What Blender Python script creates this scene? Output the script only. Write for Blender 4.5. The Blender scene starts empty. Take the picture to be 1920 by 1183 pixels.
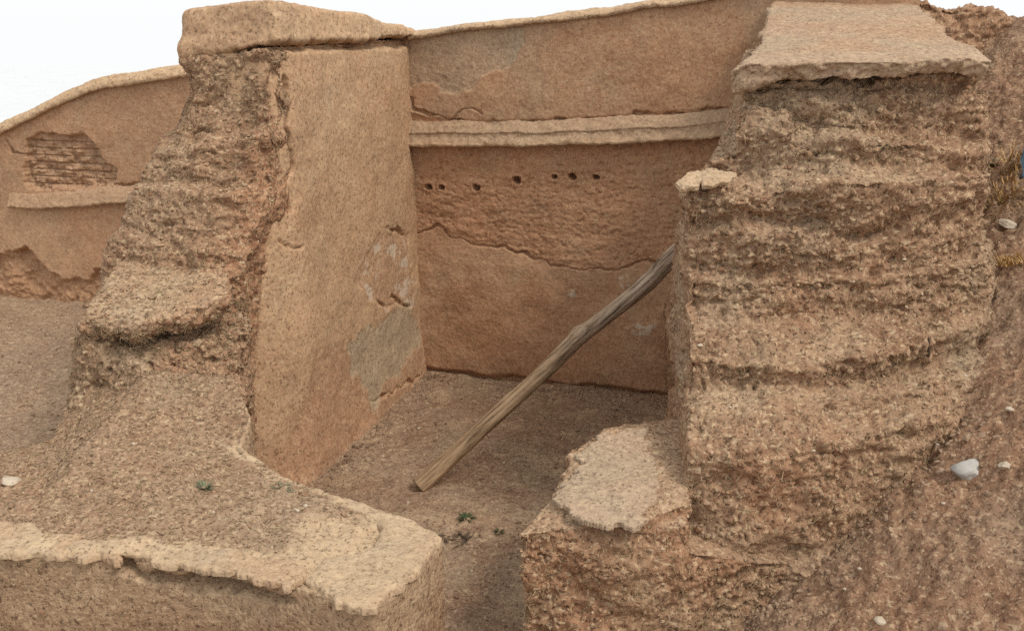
import bpy, bmesh, math, random
import numpy as np
from mathutils import Vector
random.seed(7); rng = np.random.default_rng(7)
S = bpy.context.scene; COL = S.collection
# ---------------------------------------------------------------- camera, sky, sun, exposure
EYE = 3.2; F = 1844.0; PITCH = math.atan((591.5-60)/F)
cam = bpy.data.cameras.new('camera'); co = bpy.data.objects.new('camera', cam); COL.objects.link(co)
co.location = (0, 0, EYE); co.rotation_euler = (math.pi/2-PITCH, 0, 0)
cam.sensor_width = 36; cam.lens = 36*F/1920; cam.clip_start = .05; cam.clip_end = 3000
S.camera = co
SUN_EL, SUN_AZ = math.radians(52), math.radians(128)      # azimuth measured clockwise from +Y
w = bpy.data.worlds.new('World'); S.world = w; w.use_nodes = True
nt = w.node_tree; bg = nt.nodes['Background']
sky = nt.nodes.new('ShaderNodeTexSky'); sky.sky_type = 'NISHITA'; sky.sun_disc = False
sky.sun_elevation = SUN_EL; sky.sun_rotation = SUN_AZ; sky.dust_density = 4; sky.air_density = 1
hs = nt.nodes.new('ShaderNodeHueSaturation'); hs.inputs['Saturation'].default_value = .12
cl_ = nt.nodes.new('ShaderNodeMix'); cl_.data_type = 'RGBA'; cl_.inputs[0].default_value = .88; cl_.inputs[7].default_value = (6.15, 6.25, 6.28, 1)   # an even white cloud sheet
nt.links.new(sky.outputs[0], hs.inputs['Color']); nt.links.new(hs.outputs[0], cl_.inputs[6]); nt.links.new(cl_.outputs[2], bg.inputs[0])
bg.inputs[1].default_value = .13
sl = bpy.data.lights.new('sun', 'SUN'); sl.energy = 1.5; sl.angle = math.radians(16); sl.color = (1, .93, .83)
so = bpy.data.objects.new('sun', sl); COL.objects.link(so)
sd = Vector((math.sin(SUN_AZ)*math.cos(SUN_EL), math.cos(SUN_AZ)*math.cos(SUN_EL), math.sin(SUN_EL)))
so.rotation_euler = sd.to_track_quat('Z', 'Y').to_euler(); so.location = (3, -4, 9)
S.view_settings.view_transform = 'Standard'; S.view_settings.look = 'None'
S.view_settings.exposure = .45; S.view_settings.gamma = 1
S.render.engine = 'CYCLES'; S.cycles.use_denoising = False; S.cycles.max_bounces = 6

# ---------------------------------------------------------------- measuring helpers
def ray(px, py):
    cx, cy = (px-960)/F, (591.5-py)/F
    c, s = math.cos(PITCH), math.sin(PITCH)
    return np.array((cx, c+s*cy, -s+c*cy))
def W(px, py, d):                      # point seen at px,py standing d metres in front of the camera
    r = ray(px, py); k = d/r[1]; return (r[0]*k, d, EYE+r[2]*k)
def Zp(px, py, z):                     # point seen at px,py at height z
    r = ray(px, py); k = (z-EYE)/r[2]; return (r[0]*k, r[1]*k, z)
def seen(V):                            # picture coordinates of world points, to measure details off the photograph
    c, s = math.cos(PITCH), math.sin(PITCH); y, z = V[:, 1], V[:, 2]-EYE; d = c*y-s*z; return np.stack((960+F*V[:, 0]/d, 591.5-F*(s*y+c*z)/d), 1)
class Plane:                           # vertical plane p + u*t, with a height
    def __init__(s, p0, p1):
        s.p = np.array(p0, float); d = np.array(p1, float)-s.p; s.t = d/np.hypot(*d); s.n = np.array((s.t[1], -s.t[0]))
    def px(s, x, y):
        r = ray(x, y); k = s.p.dot(s.n)/r[:2].dot(s.n); q = r[:2]*k
        return ((q-s.p).dot(s.t), EYE+r[2]*k)
    def uz(s, V): return np.stack(((V[:, :2]-s.p)@s.t, V[:, 2]), 1)
    def poly(s, pts): return np.array([s.px(*p) for p in pts])
# ---------------------------------------------------------------- noise
def _h(ix, iy, iz, seed):
    h = (ix*374761393 + iy*668265263 + iz*2147483647*3 + seed*974634777) & 0xffffffff
    h = ((h ^ (h >> 13))*1274126177) & 0xffffffff; h = ((h ^ (h >> 16))*2246822519) & 0xffffffff
    return (h ^ (h >> 15)) & 0xffff
_G = rng.normal(size=(65536, 3)); _G /= np.linalg.norm(_G, axis=1)[:, None]
def noise(P, seed=0):
    P = np.asarray(P, float); I = np.floor(P).astype(np.int64); f = P-I; u = f*f*f*(f*(f*6-15)+10); r = 0
    for dx in (0, 1):
        wx = u[:, 0] if dx else 1-u[:, 0]
        for dy in (0, 1):
            wy = wx*(u[:, 1] if dy else 1-u[:, 1])
            for dz in (0, 1):
                g = _G[_h(I[:, 0]+dx, I[:, 1]+dy, I[:, 2]+dz, seed)]
                r = r+wy*(u[:, 2] if dz else 1-u[:, 2])*((f[:, 0]-dx)*g[:, 0]+(f[:, 1]-dy)*g[:, 1]+(f[:, 2]-dz)*g[:, 2])
    return r*1.6
def fbm(P, s, o=3, seed=0, sx=(1, 1, 1)):
    P = np.asarray(P)*np.array(sx)*s; r = 0; a = 1
    for k in range(o): r = r+a*noise(P+17.3*k, seed+k); P = P*2.03; a *= .5
    return r
def sstep(a, b, x): t = np.clip((x-a)/(b-a), 0, 1); return t*t*(3-2*t)
def dpoly(Q, L):                        # distance to an open polyline
    L = np.asarray(L); r = np.full(len(Q), 1e9)
    for a, b in zip(L[:-1], L[1:]):
        e = b-a; t = np.clip(((Q-a)@e)/max(e@e, 1e-12), 0, 1); r = np.minimum(r, np.hypot(*(Q-a-t[:, None]*e).T))
    return r
def inside(Q, L):
    L = np.asarray(L); c = np.zeros(len(Q), bool)
    for a, b in zip(L, np.roll(L, -1, 0)):
        if a[1] == b[1]: continue
        k = (a[1] > Q[:, 1]) != (b[1] > Q[:, 1]); x = (b[0]-a[0])*(Q[:, 1]-a[1])/(b[1]-a[1])+a[0]; c ^= k & (Q[:, 0] < x)
    return c
def sdp(Q, L):                          # signed: positive inside the closed outline
    L = np.asarray(L); d = dpoly(Q, np.vstack((L, L[:1]))); return np.where(inside(Q, L), d, -d)
def wob(Q, V, a=.03, s=6, seed=50): return Q+np.stack((a*fbm(V, s, 3, seed), a*fbm(V, s, 3, seed+9)), 1)
# ---------------------------------------------------------------- objects
def link(name, me, mat=None, parent=None, smooth=True):
    o = bpy.data.objects.new(name, me); COL.objects.link(o)
    if mat: me.materials.clear(); me.materials.append(mat)
    if smooth: me.shade_smooth()
    if parent: o.parent = parent
    return o
def thing(name, label, cat, loc, group=None):
    o = bpy.data.objects.new(name, None); COL.objects.link(o); o.location = loc; o.empty_display_size = .2; o['kind'] = 'thing'
    return tag(o, label, cat, group)
def tag(o, label=None, cat=None, group=None, kind=None):
    if label: o['label'] = label
    if cat: o['category'] = cat
    if group: o['group'] = group
    if kind: o['kind'] = kind
    return o
def getv(me):
    a = np.empty(len(me.vertices)*3, np.float32); me.vertices.foreach_get('co', a); return a.reshape(-1, 3).astype(float)
def setv(me, V): me.vertices.foreach_set('co', V.astype(np.float32).ravel()); me.update()
def getn(me):
    a = np.empty(len(me.vertices)*3, np.float32); me.vertices.foreach_get('normal', a); return a.reshape(-1, 3).astype(float)
def attr(me, name, v):
    a = me.attributes.new(name, 'FLOAT', 'POINT'); a.data.foreach_set('value', np.clip(v, 0, 1).astype(np.float32))
def prism(bm, top, bot):               # closed solid between two outlines of equal count
    t = [bm.verts.new(p) for p in top]; b = [bm.verts.new(p) for p in bot]; n = len(t)
    fs = [bm.faces.new(t), bm.faces.new(b[::-1])]+[bm.faces.new((t[i], b[i], b[(i+1) % n], t[(i+1) % n])) for i in range(n)]
    bmesh.ops.recalc_face_normals(bm, faces=fs)
def drop(top, z, out=0.0):             # same outline lower down, spread by out from its middle
    c = np.mean(np.array(top), 0)
    r = []
    for p in top:
        e = np.array(p[:2])-c[:2]; e = e/max(np.hypot(*e), 1e-6); r.append((p[0]+e[0]*out, p[1]+e[1]*out, z))
    return r
def mass(solids, vox=.03, smooth=4, sub=1):   # fuse overlapping solids into one eroded skin
    bm = bmesh.new()
    for t, b in solids: prism(bm, t, b)
    bmesh.ops.triangulate(bm, faces=bm.faces[:])
    me = bpy.data.meshes.new('m'); bm.to_mesh(me); bm.free()
    o = bpy.data.objects.new('m', me); COL.objects.link(o)
    m = o.modifiers.new('r', 'REMESH'); m.mode = 'VOXEL'; m.voxel_size = vox
    if smooth: m = o.modifiers.new('s', 'SMOOTH'); m.factor = .5; m.iterations = smooth
    if sub: m = o.modifiers.new('u', 'SUBSURF'); m.levels = sub; m.render_levels = sub
    r = bpy.data.meshes.new_from_object(o.evaluated_get(bpy.context.evaluated_depsgraph_get()))
    bpy.data.objects.remove(o); bpy.data.meshes.remove(me)
    return r
def finish(name, me, V, parent, mat, **masks):
    base = np.array(parent.location) if parent else 0
    setv(me, V-base)
    for k in ('pale', 'red', 'grey', 'white'): attr(me, k, masks.get(k, np.zeros(len(V))))
    return link(name, me, mat, parent)
def gridmesh(P):                        # P: rows x cols x 3
    r, c = P.shape[:2]; me = bpy.data.meshes.new('g'); i = np.arange(r*c).reshape(r, c)
    q = np.stack((i[:-1, :-1], i[:-1, 1:], i[1:, 1:], i[1:, :-1]), -1).reshape(-1, 4)
    me.vertices.add(r*c); me.loops.add(q.size); me.polygons.add(len(q))
    me.vertices.foreach_set('co', P.astype(np.float32).ravel()); me.loops.foreach_set('vertex_index', q.astype(np.int32).ravel())
    me.polygons.foreach_set('loop_start', np.arange(0, q.size, 4, dtype=np.int32)); me.update(calc_edges=True); me.validate()
    return me
# ---------------------------------------------------------------- materials
def simple_straw():
    return simple('straw_fibre', (.16, .10, .055), (.50, .37, .22), 11)
def mud(name, a, b, speck=.5, bump=.6, straw=.5, rough=.95, fine=1.0, var=.5, lump=1.3, redc=(.36, .18, .095)):
    m = bpy.data.materials.new(name); m.use_nodes = True; t = m.node_tree; N = t.nodes; L = t.links
    bs = N['Principled BSDF']; bs.inputs['Roughness'].default_value = rough; bs.inputs['Specular IOR Level'].default_value = .15
    tc = N.new('ShaderNodeTexCoord')
    def nz(s, d=3, r=.6, sx=None):
        n = N.new('ShaderNodeTexNoise'); n.inputs['Scale'].default_value = s; n.inputs['Detail'].default_value = d; n.inputs['Roughness'].default_value = r
        if sx:
            mp = N.new('ShaderNodeMapping'); mp.inputs['Scale'].default_value = sx; L.new(tc.outputs['Object'], mp.inputs[0]); L.new(mp.outputs[0], n.inputs[0])
        else: L.new(tc.outputs['Object'], n.inputs[0])
        return n.outputs[0]
    def mix(f, c1, c2, mode='MIX'):
        x = N.new('ShaderNodeMix'); x.data_type = 'RGBA'; x.blend_type = mode
        for k, v in ((0, f), (6, c1), (7, c2)):
            if hasattr(v, 'links'): L.new(v, x.inputs[k])
            else: x.inputs[k].default_value = v if k == 0 else (*v, 1)
        return x.outputs[2]
    def ramp(v, lo, hi, o0=0., o1=1.):
        x = N.new('ShaderNodeMapRange'); x.clamp = True
        for k, q in zip((1, 2, 3, 4), (lo, hi, o0, o1)): x.inputs[k].default_value = q
        L.new(v, x.inputs[0]); return x.outputs[0]
    def at(n):
        x = N.new('ShaderNodeAttribute'); x.attribute_name = n; return x.outputs['Fac']
    def mul(a_, b_):
        x = N.new('ShaderNodeMath'); x.operation = 'MULTIPLY'
        for k, v in enumerate((a_, b_)):
            if hasattr(v, 'links'): L.new(v, x.inputs[k])
            else: x.inputs[k].default_value = v
        return x.outputs[0]
    c = mix(ramp(nz(1.7, 5), .35, .65), a, b)
    c = mix(ramp(nz(2.3, 5, .65, (1, 1.1, .9)), .5, .72, 0, var), c, (.30, .235, .15))
    c = mix(ramp(nz(2.9, 5, .65, (1.1, .9, 1)), .52, .72, 0, var), c, (.31, .16, .09))
    c = mix(ramp(nz(5.5, 5, .65), .5, .75, 0, .6), c, (a[0]*.66, a[1]*.62, a[2]*.58))
    c = mix(at('red'), c, redc); c = mix(at('grey'), c, (.32, .265, .19)); c = mix(at('pale'), c, (.60, .45, .29))
    c = mix(at('white'), c, (.74, .66, .54))
    c = mix(ramp(nz(30*fine, 4, .7), .3, .7, 0, 1), mix(.32, c, (.13, .075, .042)), mix(.3, c, (.64, .47, .30)))
    n1 = nz(75*fine, 3, .75); n2 = nz(150*fine, 2, .7)
    c = mix(ramp(n1, .53, .64, 0, speck), c, mix(.8, c, (.05, .026, .014)))     # dark grit specks, also darkening the pits of the bump
    c = mix(ramp(nz(110*fine, 1, .5, (1, 1, .45)), .60, .70, 0, straw), c, (.58, .44, .27))   # chopped straw
    c = mix(ramp(nz(95*fine, 1, .5, (.4, .4, 1)), .62, .70, 0, straw), c, (.54, .41, .26))
    L.new(c, bs.inputs['Base Color'])
    h = N.new('ShaderNodeMath'); h.operation = 'ADD'; L.new(mul(n1, -.6), h.inputs[0]); L.new(mul(n2, .35), h.inputs[1])
    h2 = N.new('ShaderNodeMath'); h2.operation = 'ADD'; L.new(h.outputs[0], h2.inputs[0]); L.new(mul(nz(38*fine, 4), lump), h2.inputs[1])
    bp = N.new('ShaderNodeBump'); bp.inputs['Strength'].default_value = bump; bp.inputs['Distance'].default_value = .016
    L.new(h2.outputs[0], bp.inputs['Height']); L.new(bp.outputs[0], bs.inputs['Normal'])
    return m
M_wall = mud('mud_wall', (.475, .230, .124), (.50, .266, .150), .5, .5, .4, fine=.72, var=.6, lump=.45)
M_face = mud('straw_plaster', (.575, .368, .218), (.495, .288, .165), .8, .55, .5, fine=.62, var=.45, lump=.45, redc=(.43, .22, .128))
M_rough = mud('eroded_cob', (.30, .165, .098), (.245, .127, .074), 1.0, 1.0, .6, fine=.55, var=.65, redc=(.34, .15, .078))
M_plat = mud('trodden_earth', (.262, .148, .090), (.232, .127, .076), .9, .9, .5, fine=.6, var=.5, redc=(.28, .13, .07))
M_earth = mud('packed_earth', (.195, .112, .076), (.235, .138, .091), .85, .9, .45, fine=.6, var=.5, redc=(.205, .092, .052))
M_pale = mud('pale_plaster', (.55, .405, .265), (.45, .32, .205), .65, .7, .45, fine=.68, var=.5)
M_slab = mud('worn_plaster', (.44, .315, .222), (.38, .255, .175), .75, .8, .5, fine=.62, var=.45)
def simple(name, c1, c2, scale, rough=.8, sx=(1, 1, 1), bump=.3):
    m = bpy.data.materials.new(name); m.use_nodes = True; t = m.node_tree; N = t.nodes; L = t.links
    bs = N['Principled BSDF']; bs.inputs['Roughness'].default_value = rough; bs.inputs['Specular IOR Level'].default_value = .2
    tc = N.new('ShaderNodeTexCoord'); mp = N.new('ShaderNodeMapping'); mp.inputs['Scale'].default_value = sx
    n = N.new('ShaderNodeTexNoise'); n.inputs['Scale'].default_value = scale; n.inputs['Detail'].default_value = 5; n.inputs['Roughness'].default_value = .65
    L.new(tc.outputs['Object'], mp.inputs[0]); L.new(mp.outputs[0], n.inputs[0])
    r = N.new('ShaderNodeMapRange'); r.inputs[1].default_value = .33; r.inputs[2].default_value = .67; L.new(n.outputs[0], r.inputs[0])
    x = N.new('ShaderNodeMix'); x.data_type = 'RGBA'; x.inputs[6].default_value = (*c1, 1); x.inputs[7].default_value = (*c2, 1)
    L.new(r.outputs[0], x.inputs[0]); L.new(x.outputs[2], bs.inputs[0])
    b = N.new('ShaderNodeBump'); b.inputs['Strength'].default_value = bump; b.inputs['Distance'].default_value = .01; L.new(n.outputs[0], b.inputs['Height']); L.new(b.outputs[0], bs.inputs['Normal'])
    return m
# ---------------------------------------------------------------- rough surfaces
def erode(V, amt=1.0, seed=0):
    """crumbly cob: lumps, horizontal courses, clods and pits (metres, outward)"""
    q = V+.04*np.stack((fbm(V, 5, 2, seed+40), fbm(V, 5, 2, seed+43), fbm(V, 5, 2, seed+46)), 1)
    r = .050*fbm(V, 1.6, 3, seed)+.034*fbm(V, 4.5, 3, seed+3)
    st_ = 1-np.abs(fbm(q, 1, 3, seed+6, (1.7, 1.7, 8.5)))*2; lw_ = .3+.7*sstep(.85, 1.25, V[:, 2]); r = r+.014*lw_*(st_-.3)*(.3+1.4*sstep(-.4, .4, fbm(V, 2.1, 2, seed+31)))+.016*lw_*fbm(q, 1, 3, seed+5, (2.6, 2.6, 10))*(.5+.9*sstep(-.5, .5, fbm(V, 1.1, 2, seed+30)))
    calm = .35+.85*sstep(-.35, .3, fbm(V, 1.5, 3, seed+28))      # smoother clay between the crumbling parts
    r = r+calm*.014*(np.abs(fbm(q, 10, 2, seed+9))*2-.8)
    r = r+calm*.011*fbm(q, 24, 2, seed+13, (1, 1, 1.3))
    pit = fbm(V, 20, 2, seed+17); r = r-.030*sstep(.28, .85, pit)*sstep(-.3, .3, fbm(V, 2.3, 2, seed+33))
    pit = fbm(V, 38, 1, seed+19); r = r-.014*sstep(.25, .7, pit)
    r = r-.045*sstep(.25, .7, fbm(q, 7.5, 3, seed+36, (.8, .8, 1.3)))*sstep(-.1, .45, fbm(V, 1.7, 2, seed+38))   # torn-out clods
    return r*amt
def smoothish(V, amt=1.0, seed=0):
    return amt*(.02*fbm(V, 1.3, 3, seed)+.006*fbm(V, 5, 2, seed+4)+.0018*fbm(V, 35, 2, seed+8))
def groove(Q, V, line, wd=.012, dp=.03, seed=60, a=.03):
    d = dpoly(wob(Q, V, a, 7, seed), line); k = .55+.8*sstep(-.4, .5, fbm(V, 5, 2, seed+3)); return dp*k*(1-sstep(wd*.3*k, wd*k*1.4, d))

def straw(V, N, w, n, parent, mat, seed, ln=.05, wd=.0022):
    r_ = np.random.default_rng(seed); i = r_.choice(len(V), n, p=w/w.sum()); p = V[i]; nn = N[i]
    d = r_.normal(size=(n, 3))*np.array((1, 1, .5))+np.array((0, 0, -.35)); d -= nn*(np.sum(d*nn, 1)*.75)[:, None]; d /= np.linalg.norm(d, axis=1)[:, None]
    L = ln*r_.uniform(.4, 1.3, (n, 1)); b = np.cross(d, nn); b /= np.maximum(np.linalg.norm(b, axis=1), 1e-6)[:, None]; c = np.cross(b, d)
    w_ = wd*r_.uniform(.6, 1.4, (n, 1)); rows = []
    for t in (0, .5, 1):
        m = p+d*L*(t-.35)+nn*(.004+.25*L*(t-.35)**2)+np.array((0, 0, -1))*L*.15*t*t
        for k in range(3):
            a = k*2.0944; rows.append(m+(b*math.cos(a)+c*math.sin(a))*w_*(1.1-.6*t))
    P = np.stack(rows, 1).reshape(-1, 3); f = np.array([(3*g+k, 3*g+(k+1) % 3, 3*g+3+(k+1) % 3, 3*g+3+k) for g in (0, 1) for k in range(3)])
    q = (f[None]+9*np.arange(n)[:, None, None]).reshape(-1, 4); me = bpy.data.meshes.new('st'); me.from_pydata((P-np.array(parent.location)).tolist(), [], q.tolist())
    return tag(link('straw', me, mat, parent), kind='stuff')
_ico = None
def clodlets(V, N, w, n, parent, mat, seed, lo=.006, hi=.028, name='clods'):
    bm = bmesh.new(); bmesh.ops.create_icosphere(bm, subdivisions=1, radius=1); B = np.array([v.co[:] for v in bm.verts]); Fc = np.array([[v.index for v in f.verts] for f in bm.faces]); bm.free()
    r_ = np.random.default_rng(seed); i = r_.choice(len(V), n, p=w/w.sum()); sz = lo+(hi-lo)*r_.random(n)**3.5
    ax = np.linalg.qr(r_.normal(size=(n, 3, 3)))[0]; sc = r_.uniform(.55, 1.25, (n, 1, 3)); K = B[None]*r_.uniform(.72, 1.2, (n, len(B), 1))*sc
    K = np.einsum('nij,nkj->nki', ax, K)*np.array((1, 1, .8)); P = (V[i]-N[i]*(sz*.15)[:, None])[:, None]+K*sz[:, None, None]
    q = (Fc[None]+len(B)*np.arange(n)[:, None, None]).reshape(-1, 3); me = bpy.data.meshes.new('cl'); me.from_pydata((P.reshape(-1, 3)-np.array(parent.location)).tolist(), [], q.tolist())
    for k in ('pale', 'red', 'grey'): attr(me, k, np.repeat(np.clip(r_.random(n)*.9-.45, 0, 1), len(B)))
    return tag(link(name, me, mat, parent, smooth=False), kind='stuff')
# ================================================================ GROUND
def fl(n0, n1, st): return np.arange(n0, n1, st)
def axis(lo, hi, st, far):
    a = list(np.arange(lo, hi, st)); s = st; x = a[-1]
    while x < far: s *= 1.35; x += s; a.append(x)
    s = st; x = lo
    while x > -far: s *= 1.35; x -= s; a.insert(0, x)
    return np.array(a)
def clods(G): return .06*fbm(G, 1.7, 3, 310)+.025*fbm(G, 6, 3, 314)+.022*(np.abs(fbm(G, 11, 2, 317))*2-.7)-.02*sstep(.25, .8, fbm(G, 19, 2, 318))+.008*fbm(G, 34, 1, 319)
def floor_z(x, y):
    t = x-.178*y
    k = np.clip((t-.06), 0, 3.2)
    zr = .62*k+.35*np.clip(y-4.5, -2, 5.5)*np.clip(t/1.5, 0, 1)*(t > .06)
    zr = np.clip(zr, 0, 3.3)*sstep(30, 14, np.hypot(x, y))
    t2 = (-1.47+.26*(y-6.78))-x
    zl = .34*sstep(.1, .7, t2)*sstep(40, 15, np.hypot(x, y))
    return zr+zl-.27*np.clip(np.hypot(x, y-6)-13, 0, 330)      # hilltop shape added to keep far ground out of view
xs = axis(-6.2, 4.6, .016, 450); ys = axis(3.2, 11.2, .016, 450)
X, Y = np.meshgrid(xs, ys); G = np.stack((X, Y, 0*X), -1).reshape(-1, 3)
G[:, 2] = floor_z(G[:, 0], G[:, 1])
near = sstep(16, 10, np.hypot(G[:, 0], G[:, 1]-5)); slope = sstep(.05, .5, G[:, 0]-.178*G[:, 1])
dz = .03*fbm(G, 1.1, 3, 300)+.020*fbm(G, 5, 3, 303)+.006*fbm(G, 28, 2, 306)+slope*clods(G)
G[:, 2] += dz*near
me = gridmesh(G.reshape(len(ys), len(xs), 3))
ROOM = np.array([(-.9, 9.2), (1.6, 8.5), (.85, 5), (.1, 4), (-.4, 4), (-1.5, 6.6)])
inr = sstep(-.3, .2, sdp(wob(G[:, :2], G, .15, 2), ROOM))
left = sstep(0, .8, (-1.47+.26*(G[:, 1]-6.78))-G[:, 0])
ground = finish('ground', me, G, None, M_earth, pale=.3*inr*sstep(.1, .5, fbm(G, 1.9, 4, 330))+.15*left*sstep(0, .5, fbm(G, 1.4, 3, 331)), red=slope*sstep(-.4, .4, fbm(G, 1.3, 3, 320))*.85+.3*inr*sstep(0, .5, fbm(G, 2, 3, 322)),
                grey=np.clip(left*.2+inr*.25*sstep(-.3, .4, fbm(G, 1.6, 3, 324)), 0, .8))
tag(ground, kind='structure')
pm = bpy.data.meshes.new('p'); q = 2500; pm.from_pydata([(-q, -q, -84), (q, -q, -84), (q, q, -84), (-q, q, -84)], [], [(0, 1, 2, 3)])
tag(link('plain', pm, simple('sky_white_plain', (.58, .60, .615), (.62, .64, .655), .02)), kind='structure')  # added far plain, coloured to pass for the white sky

# ================================================================ WALLS BUILT IN RELIEF
BW = Plane((-.787, 9.07), (1.415, 8.42))
def relief(plane, u0, u1, zb, ztop, thick, fn, du=.009, dzr=.009):
    """a wall: dense front face, rounded top, plain back. fn(Q,V)->(offset towards camera, masks)"""
    us = np.arange(u0, u1, du); n = int(max(ztop(us)-zb)/dzr)
    T = np.linspace(0, 1, n); zt = ztop(us)
    Zf = zb+T[:, None]*(zt-zb)[None]; U = np.repeat(us[None], n, 0)
    Q = np.stack((U, Zf), -1).reshape(-1, 2)
    V = np.stack((plane.p[0]+plane.t[0]*Q[:, 0], plane.p[1]+plane.t[1]*Q[:, 0], Q[:, 1]), 1)
    off, masks = fn(Q, V); off = off.reshape(n, len(us))
    rows = [(off[k], Zf[k]) for k in range(n)]
    for a in np.linspace(.15, 1, 8): rows.append((off[-1]*(1-a)-thick*a, zt+.05*math.sin(a*math.pi)))
    for a in np.linspace(.1, 1, 5): rows.append((0*off[-1]-thick, zt+(zb-zt)*a))
    P = np.zeros((len(rows), len(us), 3))
    for k, (o, z) in enumerate(rows):
        P[k, :, 0] = plane.p[0]+plane.t[0]*us+plane.n[0]*o; P[k, :, 1] = plane.p[1]+plane.t[1]*us+plane.n[1]*o; P[k, :, 2] = z
    extra = (len(rows)-n)*len(us)
    masks = {k: np.concatenate((v, np.full(extra, 0.))) for k, v in masks.items()}
    return gridmesh(P[:, ::-1]), P[:, ::-1].reshape(-1, 3), {k: v.reshape(len(rows), len(us))[:, ::-1].ravel() for k, v in masks.items()}
def sweep(plane, us, zc, prof, seed, rough=.006, du=.012):
    """a band along the wall; prof: list of (out, dz) points, closed behind the face"""
    us = np.arange(us[0], us[1], du); pr = [np.array(p) for p in prof]; d = []
    for a, b in zip(pr[:-1], pr[1:]):
        k = max(2, int(np.hypot(*(b-a))/.01))
        for i in range(k): d.append(a+(b-a)*i/k)
    d.append(pr[-1]); d = np.array(d)
    U = np.repeat(us[None], len(d), 0); z0 = zc(us)
    P = np.zeros((len(d), len(us), 3)); O = np.repeat(d[:, :1], len(us), 1)
    P[..., 0] = plane.p[0]+plane.t[0]*U+plane.n[0]*O; P[..., 1] = plane.p[1]+plane.t[1]*U+plane.n[1]*O; P[..., 2] = z0[None]+d[:, 1:2]
    V = P.reshape(-1, 3); k = fbm(V, 2.5, 3, seed)*rough*2.2+fbm(V, 14, 3, seed+4)*rough+fbm(V, 45, 2, seed+8)*rough*.5
    V = V+np.stack((plane.n[0]*k, plane.n[1]*k, fbm(V, 3, 3, seed+20)*rough*1.8+fbm(V, 18, 2, seed+22)*rough*.8), 1)
    return gridmesh(V.reshape(P.shape)[:, ::-1]), V.reshape(P.shape)[:, ::-1].reshape(-1, 3)

M_straw = simple_straw()
# ---- back wall of the room
ub0, _ = BW.px(700, 60); ub1, _ = BW.px(1500, 60)
def top_curve(plane, pts):
    p = plane.poly(pts); return lambda u: np.interp(u, p[:, 0], p[:, 1])
bt = top_curve(BW, [(640, 84), (780, 68), (880, 55), (1000, 44), (1120, 28), (1240, 12), (1330, -2), (1500, -25), (1900, -60)])
led_b = top_curve(BW, [(640, 268), (760, 272), (1000, 273), (1150, 268), (1280, 261), (1380, 252), (1700, 240)])
led_t = top_curve(BW, [(640, 212), (760, 213), (870, 228), (1000, 226), (1150, 219), (1280, 209), (1380, 200), (1700, 190)])
CR_MID = BW.poly([(700, 432), (745, 430), (770, 440), (795, 428), (822, 424), (850, 446), (880, 455), (920, 462), (960, 470), (1000, 484), (1050, 498), (1090, 506), (1150, 504), (1200, 494), (1250, 490), (1320, 484)])
CR_TOP = BW.poly([(772, 180), (778, 205), (805, 212), (840, 222), (870, 228), (960, 230), (1050, 226), (1150, 222), (1200, 214), (1260, 215), (1320, 208), (1380, 205)])
CR_TOP2 = BW.poly([(845, 222), (870, 205), (890, 200), (902, 212)])
CR_V = BW.poly([(1245, 575), (1250, 640), (1252, 735)])
HOLES = [BW.px(*p)+(r,) for *p, r in [(804, 351, .030), (828, 352, .026), (893, 352, .032), (969, 338, .040), (1040, 333, .026), (1073, 332, .036), (1117, 334, .026)]]
PATCH = BW.poly([(760, 60), (988, 40), (988, 85), (965, 110), (950, 135), (900, 150), (860, 175), (800, 160), (760, 170)])
LOWMID = BW.poly([(700, 440), (822, 426), (960, 472), (1090, 508), (1250, 492), (1400, 480), (1400, 800), (700, 800)])
SCRAP = [BW.poly(p) for p in ([(1160, 520), (1175, 512), (1182, 540), (1170, 548), (1162, 535)], [(1172, 618), (1190, 605), (1205, 612), (1230, 606), (1228, 622), (1195, 632)], [(1060, 545), (1078, 540), (1080, 556), (1064, 556)])]
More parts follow.
